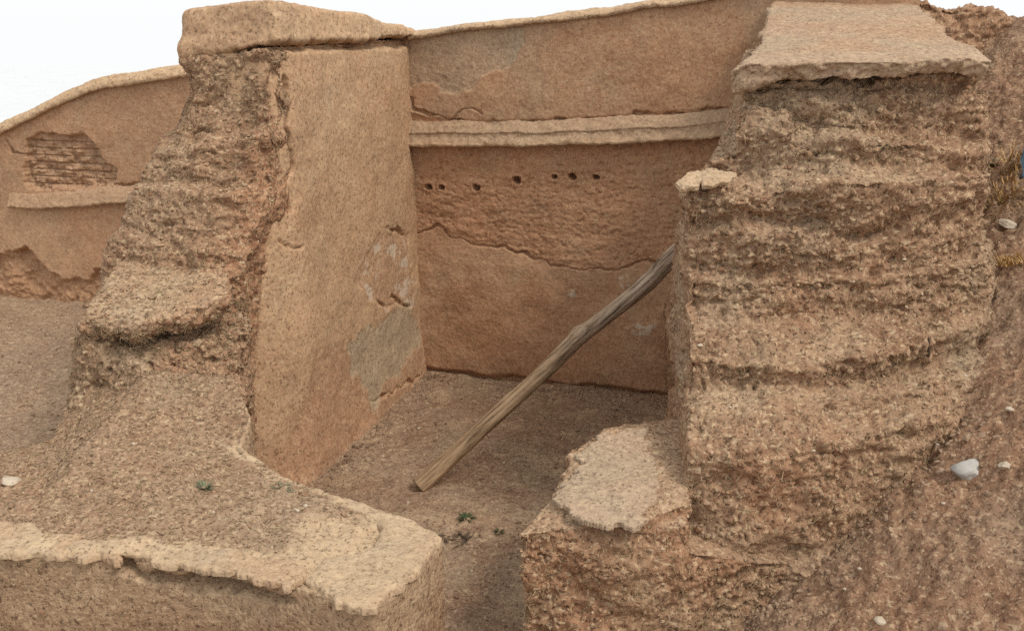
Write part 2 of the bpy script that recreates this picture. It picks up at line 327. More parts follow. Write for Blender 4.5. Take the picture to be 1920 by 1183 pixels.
def fn(Q, V):
    up = sstep(-.02, .02, Q[:, 1]-led_t(Q[:, 0])); low = sstep(-.012, .012, sdp(wob(Q, V, .02, 8), LOWMID)); mid = (1-up)*(1-low)
    o = smoothish(V, 1, 400)
    o = o+mid*(.006*fbm(V, 3, 3, 405, (1, 1, 4))+.004*(np.abs(fbm(V, 10, 2, 408, (.7, .7, 1.5)))*2-.6)+.004*fbm(V, 26, 2, 409)-.012*sstep(.3, .8, fbm(V, 22, 2, 410)))
    o = o+low*(-.004+.007*fbm(V, 4, 2, 411)+.0015*fbm(V, 30, 2, 414))
    o = o+.012*up
    pt = sstep(-.01, .02, sdp(wob(Q, V, .04, 5, 70), PATCH)); o = o-.012*pt*up+pt*up*.003*fbm(V, 24, 3, 416)
    for L, wd, dp in ((CR_MID, .010, .030), (CR_TOP, .012, .03), (CR_TOP2, .01, .02), (CR_V, .007, .02)): o = o-groove(Q, V, L, wd, dp)
    for u, z, r in HOLES:
        d = np.hypot(Q[:, 0]-u, (Q[:, 1]-z)*1.1)+.008*fbm(V, 30, 2, 420); o = o-.14*(1-sstep(r*.7, r*1.1, d))+.006*np.exp(-((d-r*1.5)/(r*.4))**2)
    # crumbled foot
    zf = Q[:, 1]-.03-.03*fbm(V, 3, 3, 430); o = o-.05*sstep(.03, -.03, zf)
    sc = 0
    for L in SCRAP: sc = np.maximum(sc, sstep(-.012, .012, sdp(wob(Q, V, .03, 14, 75), L)))
    o = o+.004*sc
    tan = sstep(-.2, .5, fbm(V, 1.4, 3, 440)+.5*(1-np.abs(Q[:, 1]-1.1)/.5))
    pale = low*.25*tan+up*.12*sstep(-.2, .5, fbm(V, 1.5, 3, 441))
    red = up*(1-pt)*(.35+.3*fbm(V, 1.2, 2, 442))+mid*.35*sstep(-.3, .5, fbm(V, 1.8, 3, 443))+low*(1-tan)*.4
    grey = pt*up*.55+up*.35*sstep(0, .7, fbm(V, 1.1, 3, 446))
    return o, dict(pale=pale, red=red, grey=grey, white=.8*sc*sstep(-.4, .1, fbm(V, 12, 3, 447)))
back = thing('mud_wall', 'tall reddish mud back wall of the room with seven small holes under a projecting ledge', 'wall', (.3, 8.75, 0))
me, V, mk = relief(BW, ub0, BW.px(1720, 60)[0], -.15, bt, .45, fn)
finish('wall_face', me, V, back, M_wall, **mk)
me, V = sweep(BW, (ub0, BW.px(1720, 60)[0]), led_b, [(-.10, 0), (.115, -.004), (.125, .015), (.118, .035), (.088, .075), (.08, .105), (.088, .118), (.05, .17), (.01, .215), (-.08, .24)], 450, .008)
n1 = fbm(V, 3, 3, 452); lip = sstep(.045, .015, V[:, 2]-led_b(BW.uz(V)[:, 0])+.01*n1); finish('ledge', me, V, back, M_wall, pale=.65*lip+.1*n1, grey=.55*(1-lip), red=.15+0*n1)
me, V = sweep(BW, (BW.px(770, 60)[0], BW.px(1720, 60)[0]), bt, [(-.52, -.05), (-.50, .03), (-.2, .055), (0, .045), (.055, .028), (.07, .006), (.055, -.014), (-.06, -.02)], 460, .008)
n1 = fbm(V, 3, 3, 462); finish('coping', me, V, back, M_face, pale=.25+.3*n1, grey=.25-.2*n1)

# ---- wall further left
LW = Plane((-.787, 9.07+.12), (-2.987, 9.72+.12)); LW = Plane((-2.987-2.2, 9.84+.65), (-.787, 9.19))
lt = top_curve(LW, [(-400, 420), (-150, 320), (5, 248), (60, 222), (110, 196), (160, 174), (200, 164), (280, 152), (365, 142), (480, 125), (700, 110)])
ll = top_curve(LW, [(-400, 470), (30, 388), (60, 392), (150, 386), (260, 377), (600, 340)])
BRICK = LW.poly([(50, 262), (70, 256), (95, 250), (130, 254), (150, 252), (165, 262), (180, 285), (200, 310), (216, 320), (214, 340), (200, 352), (60, 356), (48, 340)])
BASE = LW.poly([(-200, 470), (5, 480), (50, 462), (75, 490), (100, 515), (130, 530), (160, 524), (185, 508), (230, 500), (230, 640), (-200, 640)])
CRL = LW.poly([(12, 260), (25, 285), (48, 292), (50, 330)])
CRB = LW.poly([(215, 345), (240, 348), (270, 344)])
def fn(Q, V):
    o = smoothish(V, 1, 500)
    br = sstep(-.02, .02, sdp(wob(Q, V, .04, 7), BRICK)); rw = Q[:, 1]/.075; cr = np.abs(rw-np.round(rw))
    col = (Q[:, 0]+.11*(np.round(rw) % 2))/.24; cc = np.abs(col-np.round(col))
    o = o-br*(.055+.03*sstep(.1, .0, cr)+.02*sstep(.06, 0, cc))+br*(.035*fbm(V, 9, 3, 505, (.7, .7, 1.5))-.03*sstep(.2, .7, fbm(V, 13, 2, 506)))
    bs = sstep(-.03, .03, sdp(wob(Q, V, .05, 6), BASE))
    o = o-bs*(.10-.07*sstep(.9, .4, Q[:, 1]))+bs*(.05*fbm(V, 3.5, 3, 510)+.02*fbm(V, 16, 2, 512))
    o = o-groove(Q, V, CRL, .016, .04)-groove(Q, V, CRB, .012, .03)
    up = sstep(-.02, .02, Q[:, 1]-ll(Q[:, 0]))
    lowt = (1-up)*(1-bs)*sstep(2.0, .3, Q[:, 0]-LW.px(5, 430)[0]+.6*fbm(V, 1.5, 3, 520))
    return o, dict(red=bs*.75+br*.35+up*(1-br)*(.3+.3*fbm(V, 1.3, 2, 514)), pale=.25*lowt+0*o, grey=up*.12+br*.1)
lw = thing('mud_wall', 'low mud wall at far left with sloping coping and a patch of bare mud bricks', 'wall', (-3.9, 10.1, .4))
me, V, mk = relief(LW, LW.px(-600, 300)[0], LW.px(600, 300)[0], .1, lt, .4, fn, .011, .011)
finish('wall_face', me, V, lw, M_wall, **mk)
me, V = sweep(LW, (LW.px(22, 380)[0], LW.px(560, 300)[0]), ll, [(-.08, 0), (.07, -.004), (.085, .015), (.07, .05), (.03, .14), (0, .17), (-.08, .18)], 530, .007)
n1 = fbm(V, 3, 3, 532); finish('ledge', me, V, lw, M_wall, pale=.1+.2*n1, grey=.3+0*n1, red=.3+0*n1)
me, V = sweep(LW, (LW.px(-600, 300)[0], LW.px(420, 300)[0]), lt, [(-.46, -.05), (-.45, .04), (-.2, .12), (-.02, .10), (.045, .045), (.06, .008), (.05, -.014), (-.06, -.02)], 540, .008)
n1 = fbm(V, 3, 3, 542); finish('coping', me, V, lw, M_face, pale=.3+.3*n1)

# ================================================================ LEFT CROSS WALL WITH ITS ERODED STEPS
cl = thing('mud_cross_wall', 'tall plastered mud cross wall left of the room with rounded cap and crumbling steps', 'wall', (-1.7, 7.6, 0))
FACE = Plane((-1.5, 6.78), (-.88, 9.1))
top = [(-1.60, 6.74, 3.16), (-1.50, 6.92, 3.16), (-.90, 9.2, 3.2), (-1.7, 9.4, 3.2), (-2.22, 7.1, 3.05), (-2.15, 6.95, 3.05)]
m1 = [(-1.61, 6.70, 2.2), (-1.50, 6.90, 2.2), (-.88, 9.2, 2.2), (-1.75, 9.45, 2.2), (-2.26, 7.1, 2.2), (-2.17, 6.92, 2.2)]
m2 = [(-1.71, 6.53, 1.5), (-1.50, 6.84, 1.5), (-.87, 9.2, 1.5), (-1.8, 9.5, 1.5), (-2.3, 7.1, 1.5), (-2.2, 6.9, 1.5)]
m3 = [(-1.85, 6.36, .55), (-1.48, 6.76, .55), (-.86, 9.2, .55), (-1.8, 9.5, .55), (-2.4, 7.1, .55), (-2.3, 6.8, .55)]
bot = [(-1.96, 6.28, -.2), (-1.44, 6.66, -.2), (-.80, 9.2, -.2), (-1.8, 9.5, -.2), (-2.4, 7.1, -.2), (-2.3, 6.8, -.2)]
me = mass([(top, m1), (m1, m2), (m2, m3), (m3, bot)], .026, 14, 1)
V = getv(me); N = getn(me); Q = FACE.uz(V)
o = smoothish(V, 1.0, 600)+.0025*fbm(V, 26, 2, 604)
def FP(pts): return FACE.poly(pts)
SCAR = FP([(668, 530), (690, 480), (712, 440), (745, 430), (772, 440), (778, 575), (770, 580), (740, 570), (725, 580), (690, 560)])
GREYP = FP([(652, 655), (668, 625), (700, 612), (730, 580), (765, 578), (786, 605), (788, 640), (764, 662), (742, 700), (716, 712), (706, 748), (694, 775), (684, 740), (676, 712), (660, 690)])
LOWR = FP([(600, 655), (650, 640), (665, 690), (690, 780), (600, 900), (540, 900), (560, 800), (590, 680)])
sc = sstep(-.02, .02, sdp(wob(Q, V, .05, 7), SCAR)); gp = sstep(-.03, .035, sdp(wob(Q, V, .06, 8), GREYP)); lr = sstep(-.06, .06, sdp(wob(Q, V, .06, 4), LOWR))
o = o-sc*(.011-.003*fbm(V, 12, 3, 610))-gp*.008-lr*.015+gp*.0
for L, wd, dp in ((FP([(726, 428), (748, 432), (764, 442)]), .014, .035), (FP([(546, 150), (553, 200), (549, 235), (558, 290), (560, 320), (548, 345), (556, 395)]), .03, .09), (FP([(545, 455), (562, 468), (576, 456)]), .012, .03), (FP([(735, 556), (752, 566), (772, 580)]), .018, .05), (FP([(708, 560), (724, 576), (740, 572)]), .012, .03),
                  (FP([(690, 752), (705, 745), (740, 728), (785, 700)]), .015, .03)): o = o-groove(Q, V, L, wd, dp)
low = sstep(.9, .2, V[:, 2]+.3*fbm(V, 1.2, 3, 620)); o = o-.07*sstep(3.055, 3.10, V[:, 2]+.02*fbm(V, 5, 3, 622))
V = V+N*o[:, None]
white = sc*sstep(.12, .4, fbm(V, 9, 4, 626))*sstep(-.3, .2, fbm(V, 2.6, 2, 627))
finish('wall_body', me, V, cl, M_face, red=np.clip(low*.55+lr*.5+sc*.35, 0, .75)*(1-gp), grey=gp*.9, pale=.22*gp+.25*gp*sstep(-.3, .4, fbm(V, 3, 3, 628)), white=white*.7)
# cap on top
top = [W(368, 22, 6.92), W(352, 60, 6.95), (-1.52, 6.72, 3.42), (-.86, 9.15, 3.28), (-1.7, 9.4, 3.3), (-2.25, 7.6, 3.4)]
cap = [(-2.24, 6.97, 3.34), (-1.85, 6.84, 3.40), (-1.56, 6.74, 3.405), (-1.15, 8.2, 3.33), (-.82, 9.25, 3.21), (-1.65, 9.5, 3.22), (-2.05, 8.1, 3.34)]
cbt = [(-2.27, 6.94, 3.02), (-1.85, 6.80, 3.08), (-1.53, 6.70, 3.14), (-1.12, 8.2, 3.145), (-.78, 9.25, 3.17), (-1.7, 9.5, 3.17), (-2.15, 8.1, 3.08)]
me = mass([(cap, cbt)], .025, 9, 1); V = getv(me); N = getn(me)
o = smoothish(V, 1.2, 640)+.005*fbm(V, 18, 3, 644); edge = sstep(3.2, 3.12, V[:, 2]); o = o+edge*(.02*fbm(V, 7, 3, 646)+.012)
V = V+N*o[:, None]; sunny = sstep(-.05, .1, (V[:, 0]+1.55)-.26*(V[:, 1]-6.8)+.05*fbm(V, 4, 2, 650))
finish('cap', me, V, cl, M_face, pale=.25*sunny, red=.25*(1-sunny)+.2*fbm(V, 2, 2, 652), grey=.15*(1-sunny))  # lit side painted paler, front painted duller with a red mottle
# eroded steps in front of it
def step(pts_top, zb, out): return (pts_top, drop(pts_top, zb, out))
steps = []
steps.append(step([(-2.25, 6.95, 3.02), (-1.56, 6.70, 3.1), (-1.45, 7.1, 3.1), (-2.2, 7.4, 3.02)], .6, .05))
steps.append(([W(372, 165, 6.9), W(535, 110, 6.68), W(545, 100, 7.0), W(372, 130, 7.2)], [W(292, 300, 6.72), W(538, 300, 6.62), W(545, 300, 7.0), W(300, 300, 7.3)]))
steps.append(([W(285, 290, 6.66), W(532, 250, 6.6), W(545, 200, 7.0), W(310, 250, 7.2)], [W(255, 400, 6.6), W(525, 420, 6.5), W(530, 400, 7.0), W(262, 400, 7.3)]))
steps.append(([W(262, 352, 6.56), W(400, 362, 6.42), W(525, 372, 6.5), W(545, 300, 7.0), W(285, 320, 7.1)], [W(190, 500, 6.5), W(360, 510, 6.25), W(500, 520, 6.42), W(520, 500, 7.0), W(210, 490, 7.2)]))
steps.append(([W(208, 440, 6.5), W(380, 470, 6.2), W(480, 480, 6.35), W(520, 400, 7.0), W(235, 420, 7.1)], [W(170, 600, 6.3), W(360, 620, 6.05), W(470, 640, 6.3), W(500, 600, 7.0), W(180, 600, 7.0)]))
lip = [W(150, 606, 5.72), W(240, 612, 5.62), W(340, 590, 5.66), W(425, 555, 5.86), W(428, 510, 6.2), W(380, 488, 6.35), W(215, 492, 6.4), W(185, 520, 6.2)]
steps.append((lip, [(x*.995, y+.02, z-.10) for x, y, z in lip]))
lb = [W(165, 640, 5.78), W(245, 650, 5.7), W(345, 640, 5.75), W(455, 610, 5.95), W(475, 560, 6.5), W(380, 488, 6.6), W(200, 500, 6.6), W(175, 560, 6.2)]
steps.append((lb, [W(120, 800, 5.6), W(240, 850, 5.3), W(345, 850, 5.35), W(460, 850, 5.7), W(490, 800, 6.5), W(400, 700, 6.9), W(200, 700, 6.9), W(130, 720, 6.2)]))
me = mass(steps, .022, 4, 1); V = getv(me); N = getn(me)
o = erode(V, .85, 700)
LIPZ = sstep(1.40, 1.5, V[:, 2])*sstep(1.85, 1.7, V[:, 2])*sstep(.5, .8, N[:, 2]); o = o*(1-.55*LIPZ)
V2 = V+N*o[:, None]
sF = (V2[:, :2]-FACE.p)@FACE.n; lim = -.05-.13*sstep(2.3, 1.4, V[:, 2])+.035*fbm(V, 6, 3, 709); over = np.clip(sF-lim, 0, None)*sstep(-.1, .1, V[:, 1]-6.2)
V2[:, :2] -= FACE.n*over[:, None]
jn = sstep(lim-.09, lim-.03, sF)*sstep(1.9, 2.2, V[:, 2])*sstep(3.05, 2.9, V[:, 2])*sstep(-.35, .1, fbm(V, 2.2, 3, 712)); V2[:, 1] += .09*jn
SP = seen(V2)
for hx, hy, hr in ((280, 686, 7), (206, 696, 6), (330, 688, 5), (396, 676, 7), (330, 660, 5), (267, 737, 9), (304, 735, 5), (456, 640, 10), (465, 655, 8), (410, 545, 9)):
    V2[:, 1] += np.where(V2[:, 1] < 6.2, .05*(1-sstep(hr*.6, hr*1.3, np.hypot(SP[:, 0]-hx, SP[:, 1]-hy)+2*fbm(V, 25, 2, 714))), 0)
hol = sstep(-8, 8, sdp(SP+10*np.stack((fbm(V, 6, 3, 715), fbm(V, 6, 3, 716)), 1), np.array([(360, 765), (400, 758), (440, 775), (472, 780), (470, 815), (430, 820), (385, 800)])))*(V2[:, 1] < 6.2); V2[:, 1] += .07*hol
tt = V[:, 0]+1.62-.26*(V[:, 1]-6.6)-.12*(V[:, 2]-2)      # distance from the plastered corner
redz = sstep(-.32, -.08, tt+.1*fbm(V, 3, 3, 705))*sstep(2.95, 2.3, V[:, 2])
finish('eroded_steps', me, V2, cl, M_rough, red=np.clip(.8*hol+.85*redz+.2*fbm(V, 1.5, 2, 707), 0, .8), grey=.25*sstep(-.2, .5, fbm(V, 1.2, 3, 708)), pale=LIPZ*.3)

ww = sstep(6.6, 6.2, V2[:, 1]-.35*sstep(1.8, 3, V2[:, 2])*2)*sstep(-.5, 0, -N[:, 1])*(.4+1.5*sstep(1.55, 1.45, V[:, 2])*sstep(1.3, 1.4, V[:, 2]))
clodlets(V2, N, ww, 4500, cl, M_rough, 720); straw(V2, N, ww, 5500, cl, M_straw, 721)
# ================================================================ PLATFORM IN THE LEFT FOREGROUND
pf = thing('earth_platform', 'earthen platform in the left foreground, pale plaster along its broken edges', 'platform', (-1.4, 4.6, 0))
T = [(-3.4, 4.28, .89), Zp(0, 1028, .89), Zp(250, 1045, .88), Zp(420, 1066, .875), Zp(560, 1096, .87), Zp(640, 1130, .85), Zp(705, 1142, .85), Zp(775, 1075, .85), Zp(828, 1012, .85), Zp(760, 985, .86), Zp(690, 948, .88), Zp(620, 925, .90), Zp(560, 902, .93), Zp(500, 870, .96), Zp(450, 832, 1.0)]
Tf = T+[Zp(300, 880, 1.0), Zp(150, 940, .93), (-3.4, 4.8, .9)]
Bf = [(x, y+(.03 if i < 7 else 0), -.3) for i, (x, y, z) in enumerate(Tf)]
for i in (8, 9, 10, 11, 12, 13): Bf[i] = (Bf[i][0]+.03, Bf[i][1]+.12, -.3)
sl2 = [Zp(450, 832, 1.0), Zp(560, 920, .94), Zp(420, 1000, .90), Zp(60, 960, .90), (-3.4, 4.7, .86), (-3.4, 5.2, .55), Zp(50, 900, .50), Zp(95, 820, .85), Zp(150, 705, 1.12), Zp(300, 690, 1.25), Zp(440, 700, 1.25), Zp(470, 780, 1.1)]
sb2 = [(x, y, -.3) for x, y, z in sl2]; sb2[6] = (sb2[6][0]-.1, sb2[6][1], -.3); sb2[7] = (sb2[7][0]-.3, sb2[7][1]+.1, -.3); sb2[8] = (sb2[8][0]-.35, sb2[8][1]+.1, -.3)
me = mass([(Tf, Bf), (sl2, sb2)], .022, 4, 1); V = getv(me); N = getn(me)
TP = np.array([(p[0], p[1]) for p in T])
dE = dpoly(V[:, :2], TP)
upw = sstep(.4, .8, N[:, 2]); fz = V[:, 2]
front = (1-upw)
o = .5*erode(V, 1, 800)*upw+smoothish(V, .9, 804)*(1-upw)
FP3 = Plane((-3.0, 4.25), (-.8, 3.86)); Qf = FP3.uz(V)
# broken hollow under the plaster lip
hol = [Zp(225, 1060, .80), Zp(245, 1030, .86), Zp(262, 1032, .86), Zp(285, 1058, .80), Zp(380, 1072, .80), Zp(470, 1090, .80), Zp(560, 1118, .78), Zp(545, 1128, .76), Zp(440, 1100, .76), Zp(330, 1085, .76)]
hu = FP3.uz(np.array(hol)); o = o-front*.13*sstep(-.02, .03, sdp(wob(Qf, V, .03, 9), hu))
V2 = V+N*o[:, None]
edgew = .06+.12*sstep(4.35, 4.05, V[:, 1])+.06*fbm(V, 3, 3, 810)
corner = sstep(.62, .45, np.hypot(V[:, 0]+.58, V[:, 1]-3.98)+.1*fbm(V, 3.5, 3, 812))
band = np.clip(sstep(0, -.05, dE-edgew)+corner, 0, 1)*upw*sstep(1.05, .98, V[:, 2])
mott = sstep(.0, .4, fbm(V, 3, 3, 815))
olive = upw*sstep(.7, .45, np.hypot((V[:, 0]+.85), V[:, 1]-4.4))*(1-band)
finish('platform_body', me, V2, pf, M_plat, pale=np.clip(band*(.7+.2*mott)+.38*front*sstep(.3, .7, fz+.2*fbm(V, 2, 2, 819)), 0, 1), red=front*(.15+.5*fbm(V, 1.4, 2, 816))*sstep(.9, .5, fz)*(1-.7*sstep(.3, .8, fz))+upw*(1-band)*.25*mott, grey=.25*olive+.15*upw*(1-band))
ww = (.7*upw*(1-band)+.06*front)*sstep(-3.2, -2.9, V2[:, 0])+.001
clodlets(V2, N, ww, 4500, pf, M_plat, 820, .004, .018); straw(V2, N, ww, 4500, pf, M_straw, 821, .03)
# plaster skin lying over the edge, with broken outline
def skin(name, outline, zf, parent, mat, th=.022, seed=900, res=.010, wa=.03, **mk):
    ol = np.array([(p[0], p[1]) for p in outline]); lo = ol.min(0)-.05; hi = ol.max(0)+.05
    gx = np.arange(lo[0], hi[0], res); gy = np.arange(lo[1], hi[1], res); X, Y = np.meshgrid(gx, gy); P = np.stack((X, Y), -1).reshape(-1, 2)
    P3 = np.column_stack((P, np.zeros(len(P)))); s = sdp(wob(wob(P, P3, wa, 7, seed), P3, wa*.3, 14, seed+2), ol).reshape(X.shape)
    gyy, gxx = np.gradient(s, res); gl = np.maximum(np.hypot(gxx, gyy), .3); mv = np.where(s < res*.75, np.clip(s, -res, res*.75), 0)
    bm = bmesh.new(); keep = s > -res*.75; XX = X-mv*gxx/gl**2; YY = Y-mv*gyy/gl**2; s = np.maximum(s, 0); vt = {}; zz = zf(P[:, 0], P[:, 1]).reshape(X.shape); bump = (.006*fbm(P3, 6, 3, seed+3)+.003*fbm(P3, 30, 2, seed+5)).reshape(X.shape)
    r, c = X.shape
    def vv(i, j, k):
        if (i, j, k) not in vt:
            e = th*min(1, max(0, s[i, j])/.03+.35)
            vt[i, j, k] = bm.verts.new((XX[i, j], YY[i, j], zz[i, j]+(bump[i, j]+e if k else -.02)))
        return vt[i, j, k]
    cell = keep[:-1, :-1] & keep[1:, :-1] & keep[:-1, 1:] & keep[1:, 1:]
    for i, j in zip(*np.nonzero(cell)):
        bm.faces.new([vv(i, j, 1), vv(i, j+1, 1), vv(i+1, j+1, 1), vv(i+1, j, 1)])
        for (a, b), (di, dj) in ((((i, j), (i, j+1)), (-1, 0)), (((i, j+1), (i+1, j+1)), (0, 1)), (((i+1, j+1), (i+1, j)), (1, 0)), (((i+1, j), (i, j)), (0, -1))):
            y, x = i+di, j+dj
            if not (0 <= y < r-1 and 0 <= x < c-1 and cell[y, x]): bm.faces.new([vv(*a, 0), vv(*b, 0), vv(*b, 1), vv(*a, 1)])
    me = bpy.data.meshes.new('s'); bm.to_mesh(me); bm.free(); V = getv(me)
    return finish(name, me, V, parent, mat, **{k: f(V) for k, f in mk.items()})
def zplat(x, y): return np.full(len(x), .855)+.10*np.clip(-x-.6, 0, .6)*0+.035*np.clip((y-3.9)*.6, 0, .5)
pc = [Zp(560, 1085, .87), Zp(628, 1130, .86), Zp(710, 1145, .86), Zp(742, 1105, .86), Zp(775, 1082, .86), Zp(800, 1045, .86), Zp(832, 1012, .86), Zp(780, 985, .86), Zp(700, 948, .88), Zp(640, 930, .89), Zp(650, 950, .89), Zp(720, 990, .87), Zp(700, 1030, .87), Zp(640, 1040, .87), Zp(590, 1060, .87)]
skin('plaster_edging', pc, zplat, pf, M_pale, .022, 905, .009, grey=lambda V: .3*sstep(0, .5, fbm(V, 2.5, 3, 932)))

fs = [(-3.35, 4.27), *[(p[0], p[1]-.02) for p in (Zp(0, 1030, .89), Zp(120, 1036, .89), Zp(222, 1044, .89), Zp(240, 1020, .89), Zp(268, 1016, .89), Zp(286, 1052, .88), Zp(350, 1060, .88), Zp(420, 1068, .88), Zp(500, 1086, .88), Zp(560, 1098, .88))], *[p[:2] for p in (Zp(575, 1062, .88), Zp(520, 1046, .88), Zp(430, 1036, .88), Zp(330, 1012, .88), Zp(230, 1004, .88), Zp(120, 1000, .88), Zp(0, 984, .88))], (-3.35, 4.45)]
skin('plaster_edging', fs, lambda x, y: zplat(x, y)+.020, pf, M_pale, .014, 925, .009, .04, grey=lambda V: .35*sstep(0, .5, fbm(V, 2.5, 3, 930)), red=lambda V: .3*sstep(.1, .5, fbm(V, 3, 3, 931)))
# ================================================================ RIGHT CROSS WALL
cr = thing('mud_cross_wall', 'massive eroded mud wall on the right, crumbling in tiers under a pale top slab', 'wall', (1.9, 6.2, .4))
def xl(d, k=.178): return k*d
def tier(front, back, zb, out=.05):
    t = front+back; return (t, drop(t, zb, out))
tiers = []
bk = lambda z, l=1.56, r=3.3: [(r, 8.5, z), (l, 8.55, z)]
A = [W(1288, 858, 4.78), W(1400, 840, 4.70), W(1550, 822, 4.72), W(1700, 800, 4.85), W(1800, 770, 5.05), (2.9, 5.9, 1.45), (1.0, 5.6, 1.42)]
tiers.append((A, [(.82, 4.50, -.2), (1.22, 4.46, -.2), (1.65, 4.58, -.2), (2.1, 4.75, -.2), (2.5, 5.0, -.2), (2.9, 5.9, -.2), (1.0, 5.6, -.2)]))
A2 = [W(1290, 790, 4.95), W(1450, 760, 4.98), W(1650, 745, 5.05), W(1860, 700, 5.35), (3.0, 6.2, 1.6), (1.1, 6.2, 1.6)]
tiers.append((A2, drop(A2, .3, .1)))
Bt = [W(1290, 672, 5.22), W(1400, 684, 5.14), W(1520, 692, 5.12), W(1640, 664, 5.18), W(1740, 640, 5.3), W(1862, 600, 5.6), (3.15, 6.6, 2.1), (1.12, 6.2, 2.05)]
tiers.append((Bt, [(x*.99, y+.06, 1.0) for x, y, z in Bt]))
B2 = [W(1290, 525, 5.54), W(1420, 530, 5.48), W(1560, 525, 5.48), W(1720, 515, 5.54), W(1858, 485, 5.71), (3.2, 6.8, 2.2), (1.12, 6.6, 2.2)]
tiers.append((B2, drop(B2, 1.2, .06)))
Ct = [W(1288, 372, 5.61), W(1400, 372, 5.50), W(1500, 345, 5.48), W(1640, 338, 5.48), W(1760, 335, 5.54), W(1850, 330, 5.71), (3.3, 8.5, 2.75), (2.1, 8.55, 2.7), (1.75, 7.5, 2.7), (1.45, 6.6, 2.62)]
tiers.append((Ct, [(x*.985+.02, y+.1, 1.4) for x, y, z in Ct]))
Sp = [W(1278, 350, 5.64), W(1385, 350, 5.56), W(1400, 322, 6.20), W(1296, 322, 6.20)]
tiers.append((Sp, [(x+.01, y+.06, 1.8) for x, y, z in Sp]))
C2 = [W(1300, 330, 5.70), W(1345, 290, 5.85), W(1420, 270, 5.80), W(1560, 262, 5.72), W(1720, 262, 5.72), W(1845, 280, 5.80), (3.2, 6.8, 2.8), (1.6, 6.8, 2.75)]
tiers.append((C2, drop(C2, 1.9, .02)))
Cbl = [W(1382, 205, 5.88), W(1470, 195, 5.82), W(1490, 200, 6.30), W(1400, 190, 6.30)]
tiers.append((Cbl, [W(1372, 262, 5.80), W(1475, 262, 5.75), W(1490, 250, 6.40), W(1400, 240, 6.40)]))
Dt = [W(1390, 160, 5.92), W(1600, 160, 5.90), W(1835, 140, 5.96), (3.05, 6.6, 3.02), (3.35, 8.5, 3.25), (2.25, 8.6, 3.25), (1.5, 6.8, 3.0)]
tiers.append((Dt, [W(1402, 250, 5.92), W(1600, 245, 5.85), W(1845, 250, 5.90), (3.15, 6.6, 2.4), (3.4, 8.5, 2.4), (2.15, 8.6, 2.4), (1.45, 6.8, 2.4)]))
# core
tiers.append(([(1.1, 5.9, 2.3), (2.8, 5.9, 2.3), (3.3, 8.5, 2.5), (1.62, 8.55, 2.0)], [(1.0, 5.4, -.2), (2.9, 5.4, -.2), (3.3, 8.5, -.2), (1.55, 8.55, -.2)]))
me = mass(tiers, .021, 4, 1); V = getv(me); N = getn(me)
side = sstep(-.55, -.8, N[:, 0])
o = erode(V, 1.0, 1000)*(1-.6*side)
# undercut seams between the courses
z = V[:, 2]+.16*fbm(V, 1.5, 4, 1010)+.03*fbm(V, 9, 2, 1012)
deep = 0
for zc, wd, dp, sd_ in ((1.36, .04, .045, 1), (2.12, .07, .06, 2), (2.86, .06, .07, 3), (1.80, .03, .03, 6), (2.28, .03, .035, 4), (1.0, .05, .035, 5)):
    k = np.exp(-((z-zc)/wd)**2)*sstep(-.35, .35, fbm(V, 1.6, 4, 1020+sd_)); o = o-dp*k*(1-sstep(.5, .8, N[:, 2])); deep = np.maximum(deep, k)
clod = sstep(.3, -.1, np.abs(V[:, 2]-2.15)-.15)*.5+.5
o = o+.012*clod*(np.abs(fbm(V, 13, 2, 1040))*2-.7)
V2 = V+N*o[:, None]
lowf = sstep(1.2, .7, V[:, 2])
finish('wall_body', me, V2, cr, M_rough, red=np.clip(lowf*(.25+.5*fbm(V, 1.2, 3, 1050))+.35*sstep(.2, .6, fbm(V, 1.6, 3, 1052)), 0, .75), grey=.35*sstep(0, .6, fbm(V, 1.1, 3, 1054)), pale=.25*sstep(.6, .9, N[:, 2])*sstep(-.2, .4, fbm(V, 1.5, 2, 1056)))
ww = sstep(7.2, 6.6, V2[:, 1])*(1-.95*side)*(.25+1.0*sstep(.6, .1, N[:, 2])+deep)*(.3+sstep(-.2, .4, fbm(V, 2, 2, 1060)))
clodlets(V2, N, ww, 9000, cr, M_rough, 1061); straw(V2, N, ww, 8500, cr, M_straw, 1062)
# pale slab on top
st = [W(1368, 140, 5.80), W(1400, 122, 5.76), W(1520, 118, 5.72), W(1700, 112, 5.72), W(1800, 104, 5.72), W(1866, 118, 5.75), W(1835, 92, 6.05), W(1790, 70, 6.40), (3.28, 8.6, 3.52), (2.2, 8.7, 3.52), W(1425, 75, 6.60), W(1400, 105, 6.05)]
sbm = [(x+(.02 if i in (0, 11, 10) else -.02 if i in (5, 6) else 0), y+(.06 if i < 6 else 0), z-(.14 if i in (0, 1, 5) else .105)) for i, (x, y, z) in enumerate(st)]
me = mass([(st, sbm)], .02, 4, 1); V = getv(me); N = getn(me)
edge = sstep(.6, .2, N[:, 2]); o = smoothish(V, 1.1, 1100)+.006*fbm(V, 12, 3, 1104)+edge*(.025*fbm(V, 6, 3, 1106)+.012*fbm(V, 22, 2, 1108))
o = o+.03*fbm(V, 2.2, 2, 1110)*edge
V2 = V+N*o[:, None]; rim = sstep(6.12, 5.95, V[:, 1]+.1*fbm(V, 5, 3, 1112))
finish('top_slab', me, V2, cr, M_slab, red=(1-rim)*(.22+.25*sstep(-.2, .4, fbm(V, 2, 3, 1116))), grey=.45*sstep(-.1, .5, fbm(V, 1.6, 3, 1114))*(1-rim))
